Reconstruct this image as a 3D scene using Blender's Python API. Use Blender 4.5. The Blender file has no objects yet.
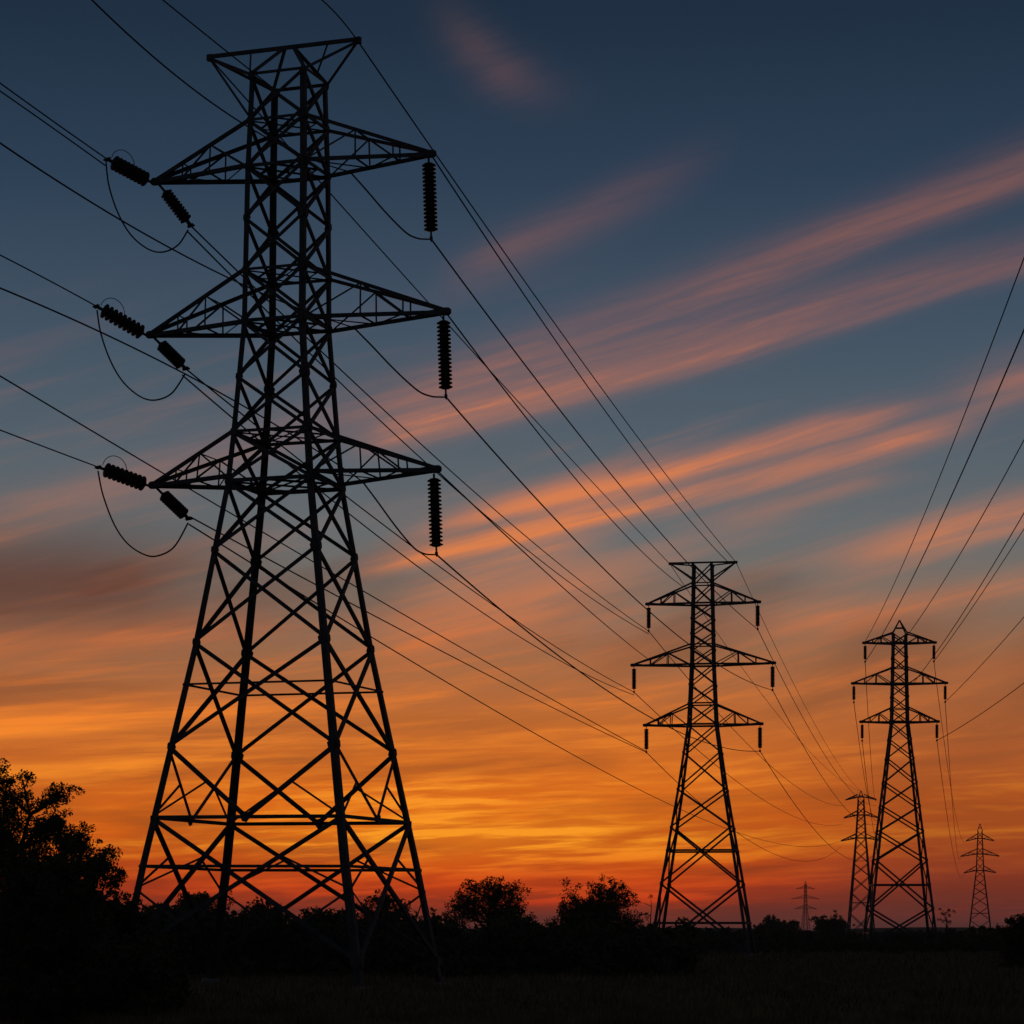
import bpy, math, random
import numpy as np
from mathutils import Vector, Matrix, Quaternion

SC = bpy.context.scene
COL = SC.collection
R = math.radians
F = 2600.0          # focal length in pixels of the 1024 px frame
HZ = 930.0          # row of the horizon
CAMZ = 3.2        # the viewer stands on a low bank

# ------------------------------------------------------------------ camera
cd = bpy.data.cameras.new('camera')
cam = bpy.data.objects.new('camera', cd)
COL.objects.link(cam)
cam.location = (0, 0, CAMZ)
cam.rotation_euler = (R(90), 0, 0)
cd.sensor_width = 36.0
cd.lens = F / 1024 * 36
cd.shift_y = (HZ - 512) / 1024
cd.clip_start = 0.5
cd.clip_end = 30000
SC.camera = cam
SC.view_settings.view_transform = 'Standard'
SC.view_settings.look = 'None'
SC.view_settings.gamma = 1
SC.view_settings.exposure = 0
SC.render.resolution_x = SC.render.resolution_y = 1024

SUN_EL, SUN_AZ = 0.6, -0.8      # degrees; azimuth from +Y towards +X


def lin(r, g, b):
    f = lambda c: ((c / 255 + 0.055) / 1.055) ** 2.4 if c > 10 else c / 255 / 12.92
    return (f(r), f(g), f(b), 1.0)


# ------------------------------------------------------------------ node maths helper
class N:
    """a float socket with arithmetic"""
    nt = None

    def __init__(self, s): self.s = s

    @staticmethod
    def op(kind, *a):
        n = N.nt.nodes.new('ShaderNodeMath'); n.operation = kind
        for i, v in enumerate(a):
            if isinstance(v, N): N.nt.links.new(v.s, n.inputs[i])
            else: n.inputs[i].default_value = v
        return N(n.outputs[0])

    def __add__(s, o): return N.op('ADD', s, o)
    __radd__ = __add__
    def __sub__(s, o): return N.op('SUBTRACT', s, o)
    def __rsub__(s, o): return N.op('SUBTRACT', o, s)
    def __mul__(s, o): return N.op('MULTIPLY', s, o)
    __rmul__ = __mul__
    def __truediv__(s, o): return N.op('DIVIDE', s, o)


def smooth(v, a, b, lo=0.0, hi=1.0):
    n = N.nt.nodes.new('ShaderNodeMapRange'); n.interpolation_type = 'SMOOTHSTEP'
    N.nt.links.new(v.s, n.inputs[0])
    for i, x in enumerate((a, b, lo, hi)): n.inputs[i + 1].default_value = x
    return N(n.outputs[0])


def gauss(v, c, w):
    d = (v - c) / w
    return N.op('EXPONENT', d * d * -1.0)


def noise(x, y, scale=1.0, detail=5.0, rough=0.55, seed=0.0, dist=0.0):
    c = N.nt.nodes.new('ShaderNodeCombineXYZ')
    for i, v in enumerate((x, y)): N.nt.links.new(v.s, c.inputs[i])
    c.inputs[2].default_value = seed
    n = N.nt.nodes.new('ShaderNodeTexNoise')
    N.nt.links.new(c.outputs[0], n.inputs['Vector'])
    n.inputs['Scale'].default_value = scale
    n.inputs['Detail'].default_value = detail
    n.inputs['Roughness'].default_value = rough
    n.inputs['Distortion'].default_value = dist
    return N(n.outputs[0])


def ramp(v, lo, hi, stops):
    m = (v - lo) / (hi - lo)
    n = N.nt.nodes.new('ShaderNodeValToRGB')
    N.nt.links.new(m.s, n.inputs[0])
    cr = n.color_ramp; cr.interpolation = 'LINEAR'
    while len(cr.elements) > 1: cr.elements.remove(cr.elements[-1])
    for i, (p, c) in enumerate(stops):
        q = (p - lo) / (hi - lo)
        e = cr.elements[0] if i == 0 else cr.elements.new(q)
        e.position = q; e.color = lin(*c)
    return n.outputs[0]


def mix(fac, a, b, mode='MIX'):
    n = N.nt.nodes.new('ShaderNodeMix'); n.data_type = 'RGBA'; n.blend_type = mode
    n.clamp_factor = True
    N.nt.links.new(fac.s, n.inputs[0]) if isinstance(fac, N) else setattr(n.inputs[0], 'default_value', fac)
    for i, v in ((6, a), (7, b)):
        if isinstance(v, tuple): n.inputs[i].default_value = v
        else: N.nt.links.new(v, n.inputs[i])
    return n.outputs[2]


# ------------------------------------------------------------------ dusk sky
def build_world():
    w = bpy.data.worlds.new('World'); SC.world = w; w.use_nodes = True
    nt = w.node_tree; nt.nodes.clear(); N.nt = nt
    tc = nt.nodes.new('ShaderNodeTexCoord')
    sp = nt.nodes.new('ShaderNodeSeparateXYZ'); nt.links.new(tc.outputs['Generated'], sp.inputs[0])
    x, y, z = (N(sp.outputs[i]) for i in range(3))
    # azimuth and elevation, both in units of 1/2600 rad; U = 512 looks along +Y, W = 930 is the horizon
    az = N.op('ARCTAN2', x, y)
    hor = N.op('SQRT', x * x + y * y + 1e-6)
    el = N.op('ARCTAN2', z, hor)
    U = az * F + 512.0
    W = 930.0 - el * F
    # streets of cirrus that rise to the right in the upper sky and lie flat low down
    wav = (noise(U * 0.004, W * 0.007, detail=3, seed=3.1) - 0.5) * 14.0 - 5.0
    d512 = U - 512.0
    Wv = W + wav
    Q3 = Wv + d512 * 0.27
    slope = smooth(W, 790, 540, 0.05, 0.25)
    Q = Wv + slope * d512
    st = noise(U * 0.0026, Q3 * 0.03, detail=6, rough=0.55, seed=7.7, dist=0.2)         # long streaks, upper sky
    fine = noise(U * 0.0075, Q3 * 0.12, detail=6, rough=0.62, seed=4.4, dist=0.3)
    lo1 = noise(U * 0.0036, Q * 0.042, detail=6, rough=0.56, seed=1.3, dist=0.25)       # flat streaks, low sky
    lo2 = noise(U * 0.0085, Q * 0.12, detail=5, rough=0.6, seed=21.3, dist=0.3)
    big = noise(U * 0.003, Q * 0.010, detail=3, seed=12.0)                            # broad patches

    clear = ramp(W, -2600, 1000, [
        (-2600, (18, 27, 40)), (-700, (18, 31, 46)), (-60, (20, 38, 57)), (60, (26, 45, 64)), (200, (40, 60, 81)),
        (330, (59, 78, 96)), (440, (77, 92, 104)), (540, (98, 105, 108)), (600, (118, 106, 96)), (660, (152, 102, 70)), (720, (186, 102, 46)),
        (770, (206, 104, 32)), (820, (220, 101, 17)), (860, (214, 82, 12)), (885, (192, 60, 15)), (905, (134, 50, 28)), (920, (102, 50, 42)),
        (932, (84, 48, 46)), (1000, (14, 10, 9))])
    hot = ramp(W, -200, 1000, [
        (-200, (40, 44, 56)), (60, (94, 72, 76)), (200, (116, 84, 84)), (330, (172, 106, 86)), (430, (208, 122, 82)),
        (560, (214, 124, 74)), (660, (226, 114, 48)), (760, (246, 138, 42)), (840, (255, 156, 34)), (880, (234, 88, 20)),
        (905, (192, 56, 24)), (925, (112, 54, 44)), (1000, (14, 10, 9))])
    dim = ramp(W, -200, 1000, [
        (-200, (20, 32, 44)), (300, (54, 60, 70)), (480, (80, 70, 70)), (570, (92, 68, 62)), (640, (100, 54, 38)), (720, (124, 74, 46)),
        (800, (150, 74, 30)), (880, (128, 48, 22)), (920, (84, 46, 44)), (1000, (14, 10, 9))])

    def band(k, c, w_up, w_dn):
        q = Wv + d512 * k - c          # soft above, firmer below
        e = smooth(q, -1, 1)
        u_, d_ = q / w_up, q / w_dn
        return N.op('EXPONENT', u_ * u_ * -1.0) * (1.0 - e) + N.op('EXPONENT', d_ * d_ * -1.0) * e

    b00 = band(.42, 255, 20, 24) * smooth(U, 420, 520) * smooth(U, 760, 600) * 0.28
    b0 = band(.33, 367, 26, 16) * smooth(U, 360, 560, .5, 1.0) * smooth(U, 640, 1000, 0.42, 0.72)
    b1 = band(.25, 409, 26, 14) * smooth(U, 330, 440) * smooth(U, 1050, 560, 0.28, 0.95)
    b2a = band(.22, 506, 15, 9) * smooth(U, 360, 560) * smooth(U, 960, 800) * 0.8
    b2b = band(.22, 533, 14, 11) * smooth(U, 330, 450) * smooth(U, 1000, 880) * smooth(U, 560, 760, 0.95, 0.62)
    b2c = band(.27, 560, 16, 20) * smooth(U, 360, 480) * smooth(U, 640, 540) * 0.45
    b25 = band(.25, 572, 9, 8) * smooth(U, 690, 760) * smooth(U, 900, 840) * 0.13
    b3 = band(.26, 608, 22, 26) * smooth(U, 340, 430) * smooth(U, 720, 520) * 0.5
    b4 = band(.24, 642, 20, 15) * smooth(U, 780, 960) * 0.62
    b5 = band(.16, 668, 16, 14) * smooth(U, 700, 860) * 0.5
    b6 = band(.25, 516, 24, 24) * smooth(U, 900, 1010) * 0.3
    bl = gauss(Q, 570, 26) * smooth(U, 330, 170) * 0.3
    upper = (b00 + b0 + b1 + b2a + b2b + b2c + b25 + b3 + b4 + b5 + b6 + bl) * smooth(st * .64 + fine * .36, 0.36, 0.61, 0.42, 1.15)
    veil = smooth(W, 250, 420) * smooth(st, 0.5, 0.75) * 0.14
    # a lone wisp high up
    uu = (U - 490.0) * 0.82 + (W - 92.0) * 0.57
    ww = (W - 92.0) * 0.82 - (U - 490.0) * 0.57 + (fine - 0.5) * 22.0 + uu * uu * 0.0022
    wisp = gauss(uu, 0, 56) * gauss(ww, 0, 22) * smooth(st, 0.3, 0.6, 0.6, 1.0) * 0.48
    # the field of flat streaks that fills the low sky
    low = smooth(W, 590, 720) * smooth(lo1 * .62 + lo2 * .38, 0.47, 0.66) * smooth(U, 620, 980, 0.62, 0.45) * smooth(U, -60, 260, 0.55, 1.0)
    # thin bright streaks round the place where the sun went down
    core = gauss(U, 430, 230) * gauss(W, 846, 30) * smooth(lo1 * .4 + lo2 * .6, 0.46, 0.63) * 0.85
    core1 = gauss(U, 410, 170) * gauss(W, 790, 22) * smooth(lo2, 0.4, 0.6) * 0.6
    core2 = gauss(U, 500, 230) * gauss(W, 897, 9) * smooth(lo2, 0.42, 0.58) * 0.8
    left = smooth(U, 300, 60) * (gauss(Q, 672, 20) * .55 + gauss(Q, 694, 11) * .85 + gauss(Q, 741, 8) * .5) * smooth(lo1, .3, .55, .5, 1.0)
    lit = gauss(U, 410, 210) * gauss(W, 842, 34) * 0.25 + upper + veil + wisp + low + core + core1 + core2 + left
    shade = smooth(big, 0.48, 0.66) * smooth(W, 420, 600) * 0.36 + smooth(U, 330, 60) * gauss(W, 588, 56) * 0.95 \
        + smooth(0.62 - lo1, 0.12, 0.3) * smooth(W, 660, 800) * 0.55
    # glow falls off to both sides near the horizon
    side = smooth(W, 560, 760) * (smooth(U, 620, 960) * 0.8 + smooth(U, 330, -60) * 0.3)
    c = mix(side, clear, ramp(W, -200, 1000, [(-200, (20, 32, 44)), (560, (108, 100, 94)), (640, (140, 96, 72)), (700, (154, 90, 56)), (760, (160, 82, 42)),
                                               (800, (154, 72, 32)), (850, (130, 57, 32)), (900, (95, 48, 40)), (925, (78, 48, 47)), (1000, (14, 10, 9))]))
    c = mix(shade, c, dim)
    c = mix(lit * (1.0 - side * smooth(W, 740, 880) * 0.7), c, hot)
    # the east, behind the camera, is pale and even
    back = smooth(y, 0.75, -0.3)
    c = mix(back, c, lin(48, 53, 64))
    bg = nt.nodes.new('ShaderNodeBackground'); nt.links.new(c, bg.inputs[0]); bg.inputs[1].default_value = 1.05
    # physical twilight scattering underneath
    sk = nt.nodes.new('ShaderNodeTexSky'); sk.sky_type = 'NISHITA'; sk.sun_disc = False
    sk.sun_elevation = R(SUN_EL); sk.sun_rotation = R(SUN_AZ); sk.dust_density = 3.0
    bg2 = nt.nodes.new('ShaderNodeBackground'); nt.links.new(sk.outputs[0], bg2.inputs[0]); bg2.inputs[1].default_value = 0.002
    ad = nt.nodes.new('ShaderNodeAddShader'); nt.links.new(bg.outputs[0], ad.inputs[0]); nt.links.new(bg2.outputs[0], ad.inputs[1])
    out = nt.nodes.new('ShaderNodeOutputWorld'); nt.links.new(ad.outputs[0], out.inputs[0])
    w.cycles.sampling_method = 'MANUAL'; w.cycles.sample_map_resolution = 512


build_world()

sd = bpy.data.lights.new('sun', 'SUN'); sd.energy = 0.12; sd.angle = R(0.5); sd.color = (1.0, 0.42, 0.14)
so = bpy.data.objects.new('sun', sd); COL.objects.link(so)
sdir = Vector((math.sin(R(SUN_AZ)) * math.cos(R(SUN_EL)), math.cos(R(SUN_AZ)) * math.cos(R(SUN_EL)), math.sin(R(SUN_EL))))
so.rotation_euler = sdir.to_track_quat('Z', 'Y').to_euler()
so.location = (0, 300, 80)


# ------------------------------------------------------------------ materials
def material(name, c1, c2, rough=0.7, scale=3.0, spec=0.2, metal=0.0, trans=0.0):
    m = bpy.data.materials.new(name); m.use_nodes = True
    nt = m.node_tree; N.nt = nt
    b = nt.nodes['Principled BSDF']
    tc = nt.nodes.new('ShaderNodeTexCoord')
    no = nt.nodes.new('ShaderNodeTexNoise'); nt.links.new(tc.outputs['Object'], no.inputs['Vector'])
    no.inputs['Scale'].default_value = scale; no.inputs['Detail'].default_value = 5
    nt.links.new(mix(smooth(N(no.outputs[0]), 0.35, 0.65), (*c1, 1), (*c2, 1)), b.inputs['Base Color'])
    b.inputs['Roughness'].default_value = rough; b.inputs['Metallic'].default_value = metal
    b.inputs['Specular IOR Level'].default_value = spec
    return m


STEEL = material('weathered_steel', (.05, .052, .056), (.085, .082, .078), .75, 1.2, .12)
PORC = material('brown_porcelain', (.018, .012, .010), (.028, .018, .014), .6, 6, .1)
CABLE = material('aluminium_cable', (.06, .06, .062), (.09, .09, .09), .9, 4, 0)
LEAF = material('leaf', (.04, .055, .022), (.075, .085, .035), .8, 1.5, .08)
BARK = material('bark', (.04, .03, .022), (.07, .055, .04), .9, 4, .08)
GRASS = material('dry_grass', (.12, .095, .048), (.24, .185, .095), .95, .4, 0)
SOIL = material('field_ground', (.018, .016, .009), (.03, .025, .014), 1, .15, 0)
HILL = material('hill_scrub', (.022, .026, .014), (.04, .04, .022), .95, .08, .04)


# ------------------------------------------------------------------ object helpers
class MB:
    """collects shapes into one mesh"""

    def __init__(s): s.v = []; s.f = []

    def add(s, vs, fs):
        o = len(s.v); s.v += [tuple(p) for p in vs]; s.f += [tuple(o + i for i in f) for f in fs]

    def angle(s, p0, p1, w, n, t=None):
        """L-section steel angle from p0 to p1; flange w lies square to n"""
        p0, p1, n = Vector(p0), Vector(p1), Vector(n)
        d = (p1 - p0)
        if d.length < 1e-5: return
        d.normalize(); n = n - n.dot(d) * d
        if n.length < 1e-4: n = d.orthogonal()
        n.normalize(); q = d.cross(n); t = t or max(0.014, w * .14); h = w * .7
        pr = [(-w / 2, 0), (w / 2, 0), (w / 2, -t), (-w / 2 + t, -t), (-w / 2 + t, -h), (-w / 2, -h)]
        vs = [p + q * a + n * b for p in (p0, p1) for a, b in pr]
        s.add(vs, [(i, (i + 1) % 6, 6 + (i + 1) % 6, 6 + i) for i in range(6)] + [(5, 4, 3, 2, 1, 0), (6, 7, 8, 9, 10, 11)])

    def box(s, c, hx, hy, hz, rot=None):
        c = Vector(c); vs = []
        for x in (-hx, hx):
            for y in (-hy, hy):
                for z in (-hz, hz):
                    p = Vector((x, y, z))
                    if rot is not None: p = rot @ p
                    vs.append(c + p)
        s.add(vs, [(0, 1, 3, 2), (4, 6, 7, 5), (0, 4, 5, 1), (2, 3, 7, 6), (0, 2, 6, 4), (1, 5, 7, 3)])

    def plate(s, c, n, r, t=.03):
        """six-sided gusset plate of radius r square to n"""
        n = Vector(n).normalized(); a = n.orthogonal().normalized()
        up = Vector((0, 0, 1)) - n * n.z
        if up.length > .1: a = up.normalized()
        b = n.cross(a); c = Vector(c); k = 6; vs = []
        for o in (-t, t):
            for i in range(k):
                th = math.tau * i / k + .3
                vs.append(c + n * o + a * math.cos(th) * r * 1.15 + b * math.sin(th) * r)
        s.add(vs, [tuple(range(k))[::-1], tuple(range(k, 2 * k))] + [(i, (i + 1) % k, k + (i + 1) % k, k + i) for i in range(k)])

    def tube(s, pts, r, k=6, cap=True):
        pts = [Vector(p) for p in pts]; n = len(pts); rs = r if isinstance(r, (list, tuple)) else [r] * n
        vs = []; a = None
        for i, p in enumerate(pts):
            d = (pts[min(i + 1, n - 1)] - pts[max(i - 1, 0)]).normalized()
            if a is None: a = d.orthogonal().normalized()
            a = (a - a.dot(d) * d); a = a.normalized() if a.length > 1e-6 else d.orthogonal().normalized()
            b = d.cross(a)
            for j in range(k):
                th = math.tau * j / k
                vs.append(p + (a * math.cos(th) + b * math.sin(th)) * rs[i])
        fs = [(i * k + j, i * k + (j + 1) % k, (i + 1) * k + (j + 1) % k, (i + 1) * k + j) for i in range(n - 1) for j in range(k)]
        if cap: fs += [tuple(range(k))[::-1], tuple((n - 1) * k + j for j in range(k))]
        s.add(vs, fs)

    def lathe(s, prof, k=14):
        vs = [(r * math.cos(math.tau * j / k), r * math.sin(math.tau * j / k), z) for r, z in prof for j in range(k)]
        n = len(prof)
        fs = [(i * k + j, i * k + (j + 1) % k, (i + 1) * k + (j + 1) % k, (i + 1) * k + j) for i in range(n - 1) for j in range(k)]
        fs += [tuple(range(k))[::-1], tuple((n - 1) * k + j for j in range(k))]
        s.add(vs, fs)

    def mesh(s, name, mat, smooth_=False):
        me = bpy.data.meshes.new(name); me.from_pydata(s.v, [], s.f); me.materials.append(mat)
        if smooth_: me.polygons.foreach_set('use_smooth', [True] * len(me.polygons))
        me.update(); return me

    def build(s, name, mat, parent=None, smooth_=False):
        return link(name, s.mesh(name, mat, smooth_), parent)


def link(name, me, parent=None):
    o = bpy.data.objects.new(name, me); COL.objects.link(o)
    if parent is not None: o.parent = parent
    return o


def tag(o, label, cat, group=None):
    assert 4 <= len(label.split()) <= 16, label
    o['label'] = label; o['category'] = cat
    if group: o['group'] = group
    return o


def empty(name, loc, label, cat, group=None, rz=0.0, ry=0.0):
    o = bpy.data.objects.new(name, None); COL.objects.link(o); o.empty_display_size = .5
    o.location = loc; o.rotation_euler = (0, ry, rz)
    return tag(o, label, cat, group)


def P(px, py, Y):
    """the point at depth Y seen along that direction"""
    return Vector(((px - 512) / F * Y, Y, CAMZ + (HZ - py) / F * Y))


def quads_mesh(name, verts, nq, mat, k=4):
    """verts: (nq*k,3) array of separate k-gons"""
    me = bpy.data.meshes.new(name)
    me.vertices.add(nq * k); me.vertices.foreach_set('co', verts.astype(np.float32).ravel())
    me.loops.add(nq * k); me.loops.foreach_set('vertex_index', np.arange(nq * k, dtype=np.int32))
    me.polygons.add(nq); me.polygons.foreach_set('loop_start', np.arange(0, nq * k, k, dtype=np.int32))
    me.materials.append(mat); me.update(calc_edges=True); me.validate()
    return me


# ------------------------------------------------------------------ ground
def gz(x, y):
    """height of the field"""
    return 0.25 * math.sin(x * .031 + 1.3) * math.sin(y * .017) * min(1, y / 200) if y > 0 else 0.0


def build_ground():
    ys = [-400, -100, 0, 20, 40] + list(range(50, 260, 10)) + list(range(260, 700, 40)) + [800, 1000, 1400, 2000, 2600, 3100]
    xs = [-1900, -1000, -400] + list(range(-200, 220, 12)) + [400, 1000, 1900]
    vs = []
    for y in ys:
        for x in xs:
            z = gz(x, y) if abs(x) < 380 and y < 900 else 0
            vs.append((x, y, z))
    n = len(xs)
    fs = [(j * n + i, j * n + i + 1, (j + 1) * n + i + 1, (j + 1) * n + i) for j in range(len(ys) - 1) for i in range(n - 1)]
    m = MB(); m.add(vs, fs); o = m.build('ground', SOIL, None, True); o['kind'] = 'structure'


build_ground()


def build_hills():
    rng = random.Random(5)
    m = MB()
    # (centre px, half width px, top row, depth)
    for cx, hw, top, Y in ((700, 150, 927.5, 2400), (930, 140, 927, 2100),
                           (560, 160, 927, 2300), (330, 200, 926, 2200), (90, 200, 925, 2200), (1060, 80, 924, 1900)):
        H = CAMZ + (HZ - top) / F * Y; wx = hw / F * Y; X = (cx - 512) / F * Y; wy = wx * .8
        k, rn = 28, 9; vs = []
        ph = [rng.uniform(0, 6) for _ in range(4)]
        for i in range(rn):
            r = i / (rn - 1)
            h = H * (1 - r ** 2.4)
            for j in range(k):
                th = math.tau * j / k
                rr = r * (1 + .1 * math.sin(3 * th + ph[0]) + .06 * math.sin(7 * th + ph[1])) + rng.uniform(-.012, .012)
                vs.append((X + wx * rr * math.cos(th), Y + wy * rr * math.sin(th), h * (1 + .08 * math.sin(5 * th + ph[2]) * r + rng.uniform(-.05, .05)) - .4))
        fs = [(i * k + j, i * k + (j + 1) % k, (i + 1) * k + (j + 1) % k, (i + 1) * k + j) for i in range(rn - 1) for j in range(k)]
        m.add(vs, fs)
    o = m.build('hills', HILL, None, True); o['kind'] = 'structure'


build_hills()


# ------------------------------------------------------------------ pylons
def interp(tab, z):
    tab = sorted(tab)
    if z <= tab[0][0]: return tab[0][1:]
    for p, q in zip(tab, tab[1:]):
        if z <= q[0]:
            t = (z - p[0]) / (q[0] - p[0])
            return tuple(a + (b - a) * t for a, b in zip(p[1:], q[1:]))
    return tab[-1][1:]


FACES = [((-1, -1), (1, -1), (0, -1, 0)), ((1, -1), (1, 1), (1, 0, 0)), ((1, 1), (-1, 1), (0, 1, 0)), ((-1, 1), (-1, -1), (-1, 0, 0))]


class Pylon:
    def __init__(s, name, label, X, Y, rz, spec, group='lattice pylons of the power lines', lean=0.0, detail=2):
        s.spec = spec; s.detail = detail
        s.root = empty(name, (X, Y, gz(X, Y) if Y < 900 else 0), label, 'pylon', group, rz, lean)
        s.M = Matrix.Translation(s.root.location) @ s.root.rotation_euler.to_matrix().to_4x4()
        s.body(); s.arms(); s.top()

    def W(s, p): return s.M @ Vector(p)

    def cor(s, sx, sy, z):
        a, b = interp(s.spec['tab'], z); return Vector((sx * a, sy * b, z))

    def legw(s, z):
        w0, w1 = s.spec['leg']; return w0 + (w1 - w0) * min(1, z / 30)

    def brw(s, z):
        w0, w1 = s.spec['brace']; return w0 + (w1 - w0) * min(1, z / 30)

    def body(s):
        sp = s.spec; zb = sp['ztop']
        zs = sorted({0.0, zb} | {t[0] for t in sp['tab'] if 0 < t[0] < zb})
        for sx in (-1, 1):
            for sy in (-1, 1):
                m = MB(); vs = []
                for z in zs:
                    c = s.cor(sx, sy, z); w = s.legw(z); t = max(.02, w * .16)
                    if z == 0: c.z = -.4
                    vs += [c + Vector((-sx * a, -sy * b, 0)) for a, b in ((0, 0), (w, 0), (w, t), (t, t), (t, w), (0, w))]
                fs = [(i * 6 + j, i * 6 + (j + 1) % 6, (i + 1) * 6 + (j + 1) % 6, (i + 1) * 6 + j) for i in range(len(zs) - 1) for j in range(6)]
                n = (len(zs) - 1) * 6
                fs += [tuple(range(5, -1, -1)), tuple(n + j for j in range(6))]
                m.add(vs, fs); leg = m.build('leg', STEEL, s.root)
                if s.detail >= 1:
                    f = MB(); c = s.cor(sx, sy, 0)
                    f.lathe([(.55, -.5), (.55, .18), (.48, .26)], 10)
                    f.v = [(v[0] + c.x - sx * .15, v[1] + c.y - sy * .15, v[2]) for v in f.v]
                    f.build('concrete_footing', CONC, leg)
        # crossed braces panel by panel
        join = MB() if s.detail == 0 else None
        pz = sp['panels']
        for z1, z0 in zip(pz, pz[1:]):
            for c0, c1, n in FACES:
                m = join or MB(); w = s.brw(z0); nv = Vector(n)
                L0, R0, L1, R1 = s.cor(*c0, z0), s.cor(*c1, z0), s.cor(*c0, z1), s.cor(*c1, z1)
                e = nv * .03
                if z0 == sp.get('vee'):
                    md = L0.lerp(R0, .5)
                    m.angle(L1, md, w, nv); m.angle(R1, md, w, nv); m.plate(md + nv * .06, nv, w * 1.15, .03)
                    for a0, a1, b in ((L0, L1, md), (R0, R1, md)): m.angle(a0, a1.lerp(b, .5), sp['thin'], nv)
                    m.build('vee_brace', STEEL, s.root); continue
                m.angle(L0 + e, R1 + e, w, nv); m.angle(R0 - e, L1 - e, w, nv)
                if s.detail >= 1:
                    t = (L1 - R1).length / ((L1 - R1).length + (L0 - R0).length)
                    m.plate(L1.lerp(R0, t), nv, w * .6, .035)
                    for q in (L0, R0):
                        m.plate(q + (L0.lerp(R0, .5) - q).normalized() * w * 1.05 + nv * .045, nv, w * (.9 if s.detail < 2 else 1.15), .02)
                if z0 < sp.get('redundant', 0) and s.detail >= 1:
                    for a0, a1, b0, b1 in ((L0, L1, R0, R1), (R0, R1, L0, L1)):
                        md = a0.lerp(a1, .5); rw = sp['thin']
                        m.angle(md, a0.lerp(b1, .27), rw, nv); m.angle(md, a1.lerp(b0, .27), rw, nv)
                if join is None: m.build('cross_brace', STEEL, s.root)
        if join is not None: join.build('bracing', STEEL, s.root)
        # level rings
        for z, w in sp['rings']:
            m = MB(); cs = [s.cor(*c, z) for c in ((-1, -1), (1, -1), (1, 1), (-1, 1))]
            for (c0, c1, n) in FACES: m.angle(s.cor(*c0, z) + Vector(n) * .05, s.cor(*c1, z) + Vector(n) * .05, w, n)
            if z in sp.get('plan', ()):
                mids = [cs[i].lerp(cs[(i + 1) % 4], .5) for i in range(4)]
                for i in range(4): m.angle(mids[i], mids[(i + 1) % 4], w * .7, (0, 0, 1))
                m.angle(cs[0], cs[2], w * .6, (0, 0, 1)); m.angle(cs[1] + Vector((0, 0, .06)), cs[3] + Vector((0, 0, .06)), w * .6, (0, 0, 1))
            m.build('ring_beam', STEEL, s.root)

    def arms(s):
        sp = s.spec; s.tips = {}
        aw = sp['arm']
        for k, (zl, zu, L) in enumerate(sp['arms']):
            for sg in (-1, 1):
                droop = sp.get('droop', 0)
                tip = Vector((sg * L + sp.get('armoff', (0, 0, 0))[k], 0, zl + sp.get('tiprise', .1) - droop)); s.tips[k, sg] = tip
                lo = [s.cor(sg, v, zl) for v in (-1, 1)]; up = [s.cor(sg, v, zu) for v in (-1, 1)]
                root = None
                main = MB()
                for v in (0, 1):
                    side = Vector((0, -1 if v == 0 else 1, 0))
                    main.angle(lo[v], tip + side * .10 + Vector((0, 0, -.02)), aw, side)
                    main.angle(up[v], tip + side * .08 + Vector((0, 0, .10)), aw * .85, side)
                arm = main.build('crossarm', STEEL, s.root)
                lac = MB(); lw = sp['lace']
                fr = sp.get('fr', (.36, .66)); t2 = tip + Vector((0, 0, .08))
                for v in (0, 1):
                    side = Vector((0, -1 if v == 0 else 1, 0)); prev_l, prev_u = lo[v], up[v]
                    for i, f in enumerate(fr):
                        l, u = lo[v].lerp(tip, f), up[v].lerp(t2, f)
                        lac.angle(l, u, lw, side)
                        lac.angle(prev_l if i % 2 == 0 else prev_u, u if i % 2 == 0 else l, lw, side)
                        prev_l, prev_u = l, u
                pl = lo
                for i, f in enumerate(fr):
                    l0, l1 = lo[0].lerp(tip, f), lo[1].lerp(tip, f)
                    lac.angle(l0, l1, lw, (0, 0, 1)); lac.angle(pl[i % 2], (l1, l0)[i % 2], lw * .8, (0, 0, 1))
                    u0, u1 = up[0].lerp(t2, f), up[1].lerp(t2, f)
                    if s.detail >= 2: lac.angle(u0, u1, lw * .7, (0, 0, 1))
                    pl = (l0, l1)
                if s.detail >= 1:
                    lac.build('lacing', STEEL, arm)
                    tp = MB(); r = sp['tip']
                    ring = []
                    for x, hz, hy in ((-2.4, .10, .16), (-1.0, .17, .15), (0, .21, .12), (.45, .2, .10), (.7, .12, .08)):
                        ring += [tip + Vector((sg * x * r, hy * b, .03 + hz * c)) for b, c in ((1, .5), (.5, 1), (-.5, 1), (-1, .5), (-1, -.5), (-.5, -1), (.5, -1), (1, -.5))]
                    tp.add(ring, [(i * 8 + j, i * 8 + (j + 1) % 8, i * 8 + 8 + (j + 1) % 8, i * 8 + 8 + j) for i in range(4) for j in range(8)]
                           + [tuple(range(8))[::-1], tuple(range(32, 40))])
                    tp.build('tip_plate', STEEL, arm)
                else:
                    lac.build('lacing', STEEL, arm)

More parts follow.
